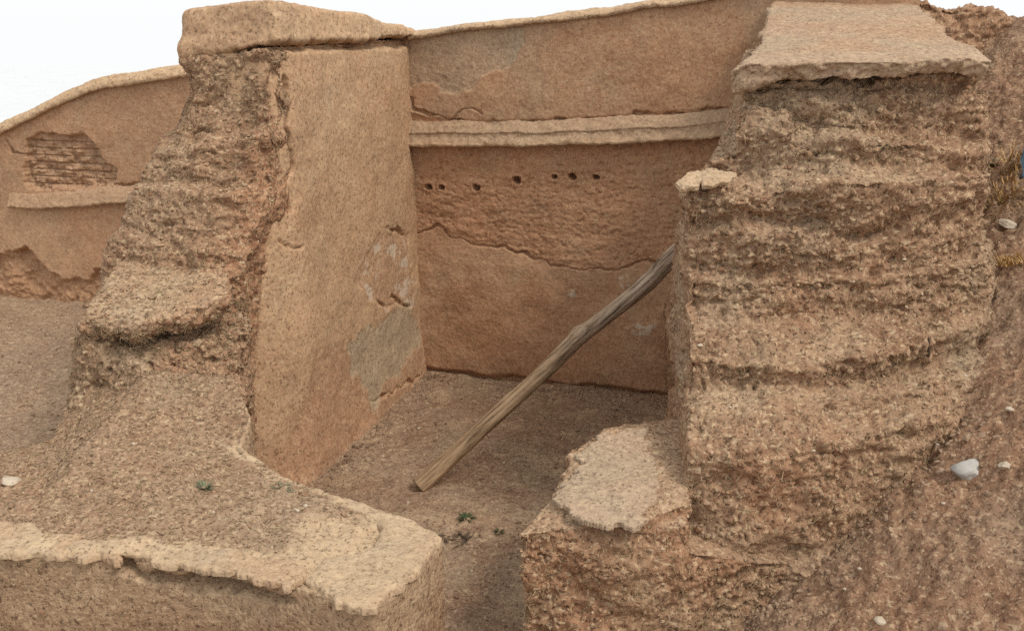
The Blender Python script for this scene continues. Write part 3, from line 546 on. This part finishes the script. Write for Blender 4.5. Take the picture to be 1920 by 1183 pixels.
# broken plaster fragment on the second tier
ft = [W(1264, 342, 5.64), W(1276, 334, 5.66), W(1288, 322, 5.72), W(1312, 318, 5.76), W(1314, 333, 5.66), W(1309, 349, 5.54), W(1290, 351, 5.55), W(1276, 354, 5.57)]
f2 = [W(1317, 317, 5.76), W(1340, 314, 5.78), W(1362, 320, 5.74), W(1382, 324, 5.70), W(1378, 338, 5.58), W(1360, 342, 5.55), W(1352, 340, 5.56), W(1335, 348, 5.53), W(1317, 347, 5.54)]
dn = lambda f: (f, [(x+.004, y+.02, z-.03) for x, y, z in f])
me = mass([dn(ft), dn(f2)], .008, 1, 1); V = getv(me); N = getn(me)
V2 = V+N*(.006*fbm(V, 14, 3, 1120)+.008*fbm(V, 5, 2, 1122)-.008*sstep(.2, .7, fbm(V, 24, 2, 1123)))[:, None]
finish('plaster_fragment', me, V2, cr, M_pale, pale=np.full(len(V), .2), red=.3*sstep(-.2, .4, fbm(V, 9, 3, 1124)))

# ================================================================ BENCH IN FRONT OF THE RIGHT WALL
be = thing('earth_bench', 'low crumbling earth bench between the passage and the right wall, pale plaster patch on top', 'bench', (.5, 4.9, 0))
T = [Zp(968, 1002, .76), Zp(1060, 990, .77), Zp(1160, 1000, .77), Zp(1290, 985, .79), (1.15, 5.6, .95), Zp(1285, 776, .93), Zp(1195, 790, .93), Zp(1128, 802, .90), Zp(1085, 850, .85), Zp(1035, 925, .80), Zp(1000, 960, .77)]
B = [(p[0]+(.02 if i > 6 else 0), p[1], -.2) for i, p in enumerate(T)]; B[0] = (.05, 4.46, -.2); B[1] = (.3, 4.4, -.2); B[2] = (.6, 4.4, -.2); B[3] = (.95, 4.4, -.2)
U = [Zp(1032, 938, .82), Zp(1100, 972, .83), Zp(1190, 978, .83), Zp(1290, 945, .87), (1.1, 5.5, .99), Zp(1285, 778, .97), Zp(1200, 792, .96), Zp(1130, 804, .94), Zp(1088, 840, .90), Zp(1050, 900, .85)]
E_ = [(.55, 4.45, .72), (.9, 4.47, .66), (1.3, 4.56, .55), (1.75, 4.8, .4), (1.6, 5.2, .5), (.7, 5.2, .7)]
me = mass([(T, B), (U, drop(U, .5, .02)), (E_, [(x, y-.04 if i < 4 else y, -.2) for i, (x, y, z) in enumerate(E_)])], .018, 5, 1); V = getv(me); N = getn(me)
upw = sstep(.4, .8, N[:, 2]); o = erode(V, 1.0, 1000)*(1-.75*upw)
V2 = V+N*o[:, None]
finish('bench_body', me, V2, be, M_rough, red=.4*sstep(-.1, .5, fbm(V, 1.6, 3, 1206))*(1-.5*upw)+.15, grey=.2*upw, pale=.2*upw*sstep(.3, .1, np.hypot(V[:, 0]-.52, V[:, 1]-4.95)-.35+.15*fbm(V, 3, 3, 1208)))
ww = (1-.85*upw)*sstep(5.8, 5.4, V2[:, 1])+.01
clodlets(V2, N, ww, 4200, be, M_rough, 1220, .006, .022); straw(V2, N, ww, 3500, be, M_straw, 1221)
pp = [Zp(1030, 935, .86), Zp(1085, 958, .86), Zp(1110, 974, .86), Zp(1190, 978, .86), Zp(1225, 935, .9), Zp(1235, 880, .93), Zp(1210, 840, .95), Zp(1215, 795, .98), Zp(1130, 806, .97), Zp(1100, 838, .93), Zp(1080, 870, .90)]
pa = np.array(pp); co_ = np.linalg.lstsq(np.column_stack((pa[:, 0], pa[:, 1], np.ones(len(pa)))), pa[:, 2], rcond=None)[0]
skin('plaster_patch', pp, lambda x, y: co_[0]*x+co_[1]*y+co_[2]-.024, be, M_slab, .007, 915, .008, .06,
     grey=lambda V: .45*sstep(-.3, .3, fbm(V, 2.5, 3, 1210)), red=lambda V: .5*sstep(-.1, .5, fbm(V+3, 2.2, 3, 1212))*sstep(4.9, 5.2, V[:, 1]))

# ================================================================ RUINED WALL BEHIND ON THE RIGHT
rw = thing('ruined_wall', 'collapsed mud wall rising to the skyline behind the right wall', 'wall', (4.2, 9.2, 2.6))
T = [(2.6, 9.0, 3.75), W(1740, 0, 9.0), W(1800, 6, 9.0), W(1850, 14, 9.0), W(1885, 34, 9.0), W(1915, 44, 9.0), (5.6, 9.1, 3.1), (7.2, 9.6, 2.9), (7.2, 10.8, 2.9), (4.6, 10.2, 3.2), (2.6, 9.8, 3.7)]
B = [(x, y-.35 if i < 7 else y, 1.2) for i, (x, y, z) in enumerate(T)]
me = mass([(T, B)], .035, 3, 1); V = getv(me); N = getn(me); V2 = V+N*erode(V, 1.3, 1300)[:, None]
finish('wall_body', me, V2, rw, M_rough, red=.3+.3*fbm(V, 1.3, 3, 1305))

# ================================================================ WOODEN POLE
def tube(pts, rad, seg=20, res=.02, seed=0, knots=()):
    P = np.array(pts); L = np.r_[0, np.cumsum(np.linalg.norm(np.diff(P, axis=0), axis=1))]; s = np.arange(0, L[-1], res); s = np.r_[s, L[-1]]
    C = np.stack([np.interp(s, L, P[:, k]) for k in range(3)], 1); R = np.interp(s, L, rad)
    for k in range(3):
        for _ in range(6): C[1:-1, k] = (C[:-2, k]+2*C[1:-1, k]+C[2:, k])/4
    D = np.gradient(C, axis=0); D /= np.linalg.norm(D, axis=1)[:, None]; u = np.cross(D, (0, 0, 1.)); u /= np.linalg.norm(u, axis=1)[:, None]; v = np.cross(u, D)
    a = np.linspace(0, 2*np.pi, seg, endpoint=False); bm = bmesh.new(); rings = []
    for i in range(len(s)):
        q = np.column_stack((np.cos(a)*1.1, np.sin(a)*1.1, np.full(seg, s[i]*1.3)))
        k = 1+.10*fbm(q, 1, 3, seed)+.05*fbm(q*np.array((4, 4, 1)), 1, 2, seed+4)
        for ks, kd, kw in knots:
            k = k+kd*np.exp(-((s[i]-ks)/kw)**2)*(.6+.6*np.cos(a-2.0))
        rings.append([bm.verts.new(C[i]+R[i]*k[j]*(math.cos(a[j])*u[i]+math.sin(a[j])*v[i])) for j in range(seg)])
    for r0, r1 in zip(rings, rings[1:]):
        for j in range(seg): bm.faces.new((r0[j], r0[(j+1) % seg], r1[(j+1) % seg], r1[j]))
    bm.faces.new(rings[0][::-1]); bm.faces.new(rings[-1]); bmesh.ops.recalc_face_normals(bm, faces=bm.faces[:])
    me = bpy.data.meshes.new('t'); bm.to_mesh(me); bm.free(); return me, D[len(D)//2], float(L[-1])
def wood():
    m = bpy.data.materials.new('weathered_wood'); m.use_nodes = True; t = m.node_tree; N = t.nodes; L = t.links; bs = N['Principled BSDF']; bs.inputs['Roughness'].default_value = .8; bs.inputs['Specular IOR Level'].default_value = .2
    at = N.new('ShaderNodeAttribute'); at.attribute_name = 'grain'; n = N.new('ShaderNodeTexNoise'); n.inputs['Scale'].default_value = 1; n.inputs['Detail'].default_value = 5; n.inputs['Roughness'].default_value = .7
    L.new(at.outputs['Vector'], n.inputs[0]); r = N.new('ShaderNodeValToRGB'); L.new(n.outputs[0], r.inputs[0])
    e = r.color_ramp.elements; e[0].position = .34; e[0].color = (.09, .055, .03, 1); e[1].position = .66; e[1].color = (.50, .345, .215, 1); x = e.new(.5); x.color = (.34, .225, .13, 1)
    g = N.new('ShaderNodeAttribute'); g.attribute_name = 'worn'; mx = N.new('ShaderNodeMix'); mx.data_type = 'RGBA'; L.new(g.outputs['Fac'], mx.inputs[0]); L.new(r.outputs[0], mx.inputs[6])
    r2 = N.new('ShaderNodeValToRGB'); L.new(n.outputs[0], r2.inputs[0]); e = r2.color_ramp.elements; e[0].position = .36; e[0].color = (.05, .036, .028, 1); e[1].position = .64; e[1].color = (.44, .36, .28, 1); x = e.new(.5); x.color = (.27, .20, .145, 1)
    L.new(r2.outputs[0], mx.inputs[7]); L.new(mx.outputs[2], bs.inputs[0])
    b = N.new('ShaderNodeBump'); b.inputs['Strength'].default_value = .7; b.inputs['Distance'].default_value = .012; L.new(n.outputs[0], b.inputs['Height']); L.new(b.outputs[0], bs.inputs['Normal'])
    return m
pp = [W(786, 912, 6.52), W(900, 806, 6.68), W(1000, 716, 6.82), W(1066, 650, 6.93), W(1082, 634, 6.95), W(1150, 582, 7.04), W(1215, 530, 7.12), W(1258, 484, 7.18), W(1292, 455, 7.22)]
rd = [.066, .060, .057, .062, .064, .060, .063, .064, .066]
me, D, LEN = tube(pp, rd, 28, .012, 77, knots=((1.62, .22, .05), (2.25, .12, .05), (.9, .08, .06)))
Vp = getv(me); ax = (np.array(pp[-1])-np.array(pp[0])); ax /= np.linalg.norm(ax); rel = Vp-np.array(pp[0]); s = rel@ax; u = np.cross(ax, (0, 0, 1.)); u /= np.linalg.norm(u); v = np.cross(u, ax)
a = me.attributes.new('grain', 'FLOAT_VECTOR', 'POINT'); a.data.foreach_set('vector', np.column_stack((rel@u*46, rel@v*46, s*3.2)).astype(np.float32).ravel())
attr(me, 'worn', .7*sstep(1.1, 2.0, s+.25*fbm(Vp, 6, 2, 5)))
base = np.array(pp[0]); setv(me, Vp-base); po = link('wooden_pole', me, wood()); po.location = base
tag(po, 'weathered wooden pole leaning from the room floor against the right wall', 'pole')

# ================================================================ STONES
dg = bpy.context.evaluated_depsgraph_get()
def hit(px, py):
    r = ray(px, py); bpy.context.view_layer.update()
    ok, loc, nrm, *_ = S.ray_cast(bpy.context.evaluated_depsgraph_get(), Vector((0, 0, EYE)), Vector(r).normalized())
    return np.array(loc), np.array(nrm)
def stone(name, px, py, wpx, label, cat, mat, group=None, flat=.6, seed=1, ang=.35, rz=0):
    p, n = hit(px, py); dist = np.linalg.norm(p-np.array((0, 0, EYE))); R = wpx/F*dist/2
    bm = bmesh.new(); bmesh.ops.create_icosphere(bm, subdivisions=4 if wpx > 25 else 3, radius=1)
    V = np.array([v.co[:] for v in bm.verts]); r_ = np.random.default_rng(seed)
    for _ in range(9):                                   # chop facets
        d = r_.normal(size=3); d /= np.linalg.norm(d); c = .62+.25*r_.random(); k = V@d; V = V-np.outer(np.clip(k-c, 0, None), d)
    V = V*(1+.06*fbm(V, 2.5, 3, seed))[:, None]; V = V*np.array((1, .8, flat))*R
    for v, q in zip(bm.verts, V): v.co = q
    me = bpy.data.meshes.new('s'); bm.to_mesh(me); bm.free(); o = link(name, me, mat)
    o.location = p+np.array((0, 0, R*flat*.2)); o.rotation_euler = (.25*r_.normal(), .25*r_.normal(), rz)
    return tag(o, label, cat, group)
M_grey = simple('grey_stone', (.32, .30, .27), (.50, .475, .44), 6)
M_white = simple('pale_stone', (.38, .31, .23), (.56, .47, .36), 9)
stone('stone', 1814, 884, 60, 'pale grey angular stone lying on the red earth slope at right', 'stone', M_grey, flat=.6, seed=12, rz=.3)
stone('stone', 1886, 874, 26, 'small cream stone just right of the grey angular stone', 'stone', M_white, seed=13)
stone('stone', 1652, 1166, 26, 'small cream stone on the earth slope at the bottom edge', 'stone', M_white, seed=14)
stone('stone', 1891, 421, 34, 'flat white stone among the dry yellow weeds at the right edge', 'stone', M_white, flat=.4, seed=15)
stone('stone', 20, 902, 34, 'flat white stone on the grey floor at the far left edge', 'stone', M_white, flat=.4, seed=16)
stone('stone', 1893, 768, 18, 'small pale chip at the right edge above the grey stone', 'stone', M_white, flat=.5, seed=17)
PB = [(1757, 833, 12), (1695, 487, 11), (1600, 529, 9), (1329, 542, 8), (1313, 648, 15), (1384, 663, 8), (1369, 763, 8), (1525, 845, 10), (1810, 705, 11), (1612, 1066, 12), (1585, 1105, 12), (1769, 944, 12)]
for k, (x, y, w_) in enumerate(PB):
    stone('pebble', x, y, w_*.8, 'tiny cream pebble embedded in the eroded mud of the right wall and slope', 'pebble', M_white, 'cream pebbles on the right wall', seed=30+k)
PB = [(557, 957, 16), (573, 948, 12), (250, 832, 10), (172, 920, 10), (400, 960, 9), (930, 905, 8), (945, 868, 9), (785, 803, 9), (718, 855, 8), (962, 908, 8), (765, 942, 10), (885, 1070, 9)]
for k, (x, y, w_) in enumerate(PB):
    lab, g = ('tiny cream pebble lying on the earth platform', 'cream pebbles on the platform') if k < 5 else ('tiny cream pebble lying on the floor of the room', 'cream pebbles on the room floor')
    stone('pebble', x, y, w_*.8, lab, 'pebble', M_white, g, seed=60+k)

# ================================================================ PLANTS
def leafmat(n, a, b): return simple(n, a, b, 14, .7)
M_green = leafmat('green_leaf', (.04, .06, .022), (.075, .10, .04)); M_sage = leafmat('sage_leaf', (.14, .15, .085), (.24, .235, .145)); M_dry = leafmat('dry_stalk', (.30, .15, .045), (.48, .31, .12))
M_twig = leafmat('dark_twig', (.06, .04, .03), (.11, .08, .05))
def blades(bm, n, R, H, wd, seed, up=.6, curl=.5, spread=.3, nr=(0, 0, 1)):
    r = np.random.default_rng(seed)
    for _ in range(n):
        a = r.uniform(0, 2*math.pi); b = np.array((math.cos(a), math.sin(a), 0)); s = np.array((-b[1], b[0], 0)); p = b*R*spread*r.random()**.6; L = H*r.uniform(.5, 1.1); e = up*r.uniform(.4, 1.4); prev = None
        for k in range(5):
            t = k/4; c = p+b*(L*t*math.cos(e)*(-1 if spread > .5 and _ % 2 else 1))+np.array((0, 0, -(p[0]*nr[0]+p[1]*nr[1])/max(nr[2], .45)+L*(t*math.sin(e)-curl*t*t*.5))); ww = wd*(1-t)*(.4+2.4*t*(1-t)+.6)/1.4
            q = [bm.verts.new(c-s*ww), bm.verts.new(c+s*ww)]
            if prev: bm.faces.new((prev[0], prev[1], q[1], q[0]))
            prev = q
def tuft(name, px, py, wpx, mat, label, cat, seed, n=40, up=.8, wd=.006, hh=1.0, group=None, spread=.3):
    p, nr = hit(px, py); dist = np.linalg.norm(p-np.array((0, 0, EYE))); R = wpx/F*dist/2
    bm = bmesh.new(); blades(bm, n, R, R*1.15*hh, wd, seed, up, .5, spread, nr); me = bpy.data.meshes.new('p'); bm.to_mesh(me); bm.free()
    o = link(name, me, mat); o.location = p+np.array((0, 0, -.005)); return tag(o, label, cat, group)
tuft('weed', 874, 972, 42, M_green, 'larger dark green weed on the room floor below the pole foot', 'weed', 1, 46, .7, .007)
tuft('weed', 936, 998, 26, M_green, 'smaller dark green weed on the room floor at the passage mouth', 'weed', 2, 30, .8, .006)
tuft('weed', 384, 914, 44, M_sage, 'round grey green weed in the middle of the earth platform', 'weed', 3, 50, .8, .007)
tuft('weed', 530, 914, 44, M_sage, 'sparse grey green weed near the right edge of the platform', 'weed', 4, 28, .45, .006)
tuft('weed', 1655, 272, 30, M_green, 'green sprig growing from the upper tier of the right wall', 'weed', 5, 16, .4, .008)
tuft('weed', 1862, 308, 26, M_green, 'green weed at the foot of the dry yellow weeds', 'weed', 6, 30, .8, .008)
for k, (x, y, w_, n_, h_, lab) in enumerate([(1898, 320, 60, 130, 1.3, 'tall thin dry yellow weed at the right edge, topmost of three'), (1884, 385, 66, 420, .55, 'bushy dry yellow weed clump above the flat white stone at right'), (1890, 490, 60, 240, .45, 'low sparse dry yellow weed clump below the flat white stone at right')]):
    tuft('dry_weed', x, y, w_, M_dry, lab, 'weed', 20+k, n_, .9, .0045, h_, 'dry yellow weeds', 1.1)
tuft('twig_litter', 830, 1004, 40, M_twig, 'dark twig litter on the floor beside the platform corner', 'twigs', 40, 60, .25, .007, 1, None, 1.0)
tuft('twig_litter', 875, 1013, 40, M_twig, 'dark twig litter on the floor in the passage mouth', 'twigs', 41, 50, .25, .007, 1, None, 1.0)
# spike of wood in the right wall
p, n = hit(1738, 668); me, *_ = tube([p+np.array((.02, .05, -.05)), p+np.array((0, -.015, .03)), p+np.array((-.012, -.02, .12))], [.014, .012, .004], 8, .01, 3)
setv(me, getv(me)-p); o = link('wood_spike', me, M_twig); o.location = p; tag(o, 'short dark wooden spike sticking up from the right wall', 'stick')
# blue scrap at the frame edge
p, n = hit(1914, 330); bm = bmesh.new(); gx = 9
V = [[bm.verts.new((.10*(i/8-.5)+.01*math.sin(j), -.02*math.sin(i*1.3+j*.6), .19*j/8)) for i in range(gx)] for j in range(gx)]
for j in range(8):
    for i in range(8): bm.faces.new((V[j][i], V[j][i+1], V[j+1][i+1], V[j+1][i]))
bmesh.ops.solidify(bm, geom=bm.faces[:], thickness=.008); me = bpy.data.meshes.new('b'); bm.to_mesh(me); bm.free()
o = link('blue_scrap', me, simple('blue_plastic', (.22, .34, .44), (.30, .44, .54), 10, .5)); o.location = p+np.array((.03, -.02, -.01)); tag(o, 'pale blue scrap standing among dry weeds at the right edge', 'scrap')
# crumbs of earth and gravel
def gravel():
    bm = bmesh.new(); bmesh.ops.create_icosphere(bm, subdivisions=1, radius=1); B = np.array([v.co[:] for v in bm.verts]); Fc = np.array([[v.index for v in f.verts] for f in bm.faces]); bm.free()
    n = 16000; r = np.random.default_rng(5); x = r.uniform(-5.6, 4.2, n); y = r.uniform(3.4, 10.4, n); s = .004+.022*r.random(n)**5
    m = 3500; f = r.integers(0, 4, m); t = r.random(m); E4 = np.array([((-.85, 9.0), (1.5, 8.35)), ((-1.45, 6.6), (-.8, 9.0)), ((.9, 4.4), (2.6, 5.1)), ((-5.0, 10.3), (-2.9, 9.75))])   # heaps of crumbs at the wall feet
    q = E4[f, 0]+(E4[f, 1]-E4[f, 0])*t[:, None]; k = np.abs(r.normal(size=m))*.12; x[:m] = q[:, 0]+np.where(f == 1, k, .03*r.normal(size=m)); y[:m] = q[:, 1]-np.where(f == 1, 0, k); s[:m] = .004+.020*r.random(m)**4
    z = floor_z(x, y); g = np.column_stack((x, y, z)); sl_ = sstep(.05, .5, x-.178*y)
    g2 = np.column_stack((x, y, z)); g[:, 2] += .03*fbm(g2, 1.1, 3, 300)+.020*fbm(g2, 5, 3, 303)+.006*fbm(g2, 28, 2, 306)+sl_*clods(g2)
    ax = np.linalg.qr(r.normal(size=(n, 3, 3)))[0]; VV = g[:, None, :]+s[:, None, None]*np.einsum('nij,nkj->nki', ax, B[None]*r.uniform(.45, 1.25, (n, 1, 3))*r.uniform(.68, 1.25, (n, len(B), 1)))
    q = (Fc[None]+len(B)*np.arange(n)[:, None, None]).reshape(-1, 3); me = bpy.data.meshes.new('g'); me.from_pydata(VV.reshape(-1, 3).tolist(), [], q.tolist()); return me
o = link('gravel', gravel(), simple('earth_crumbs', (.16, .10, .065), (.40, .28, .185), 5), None, False); tag(o, kind='stuff')
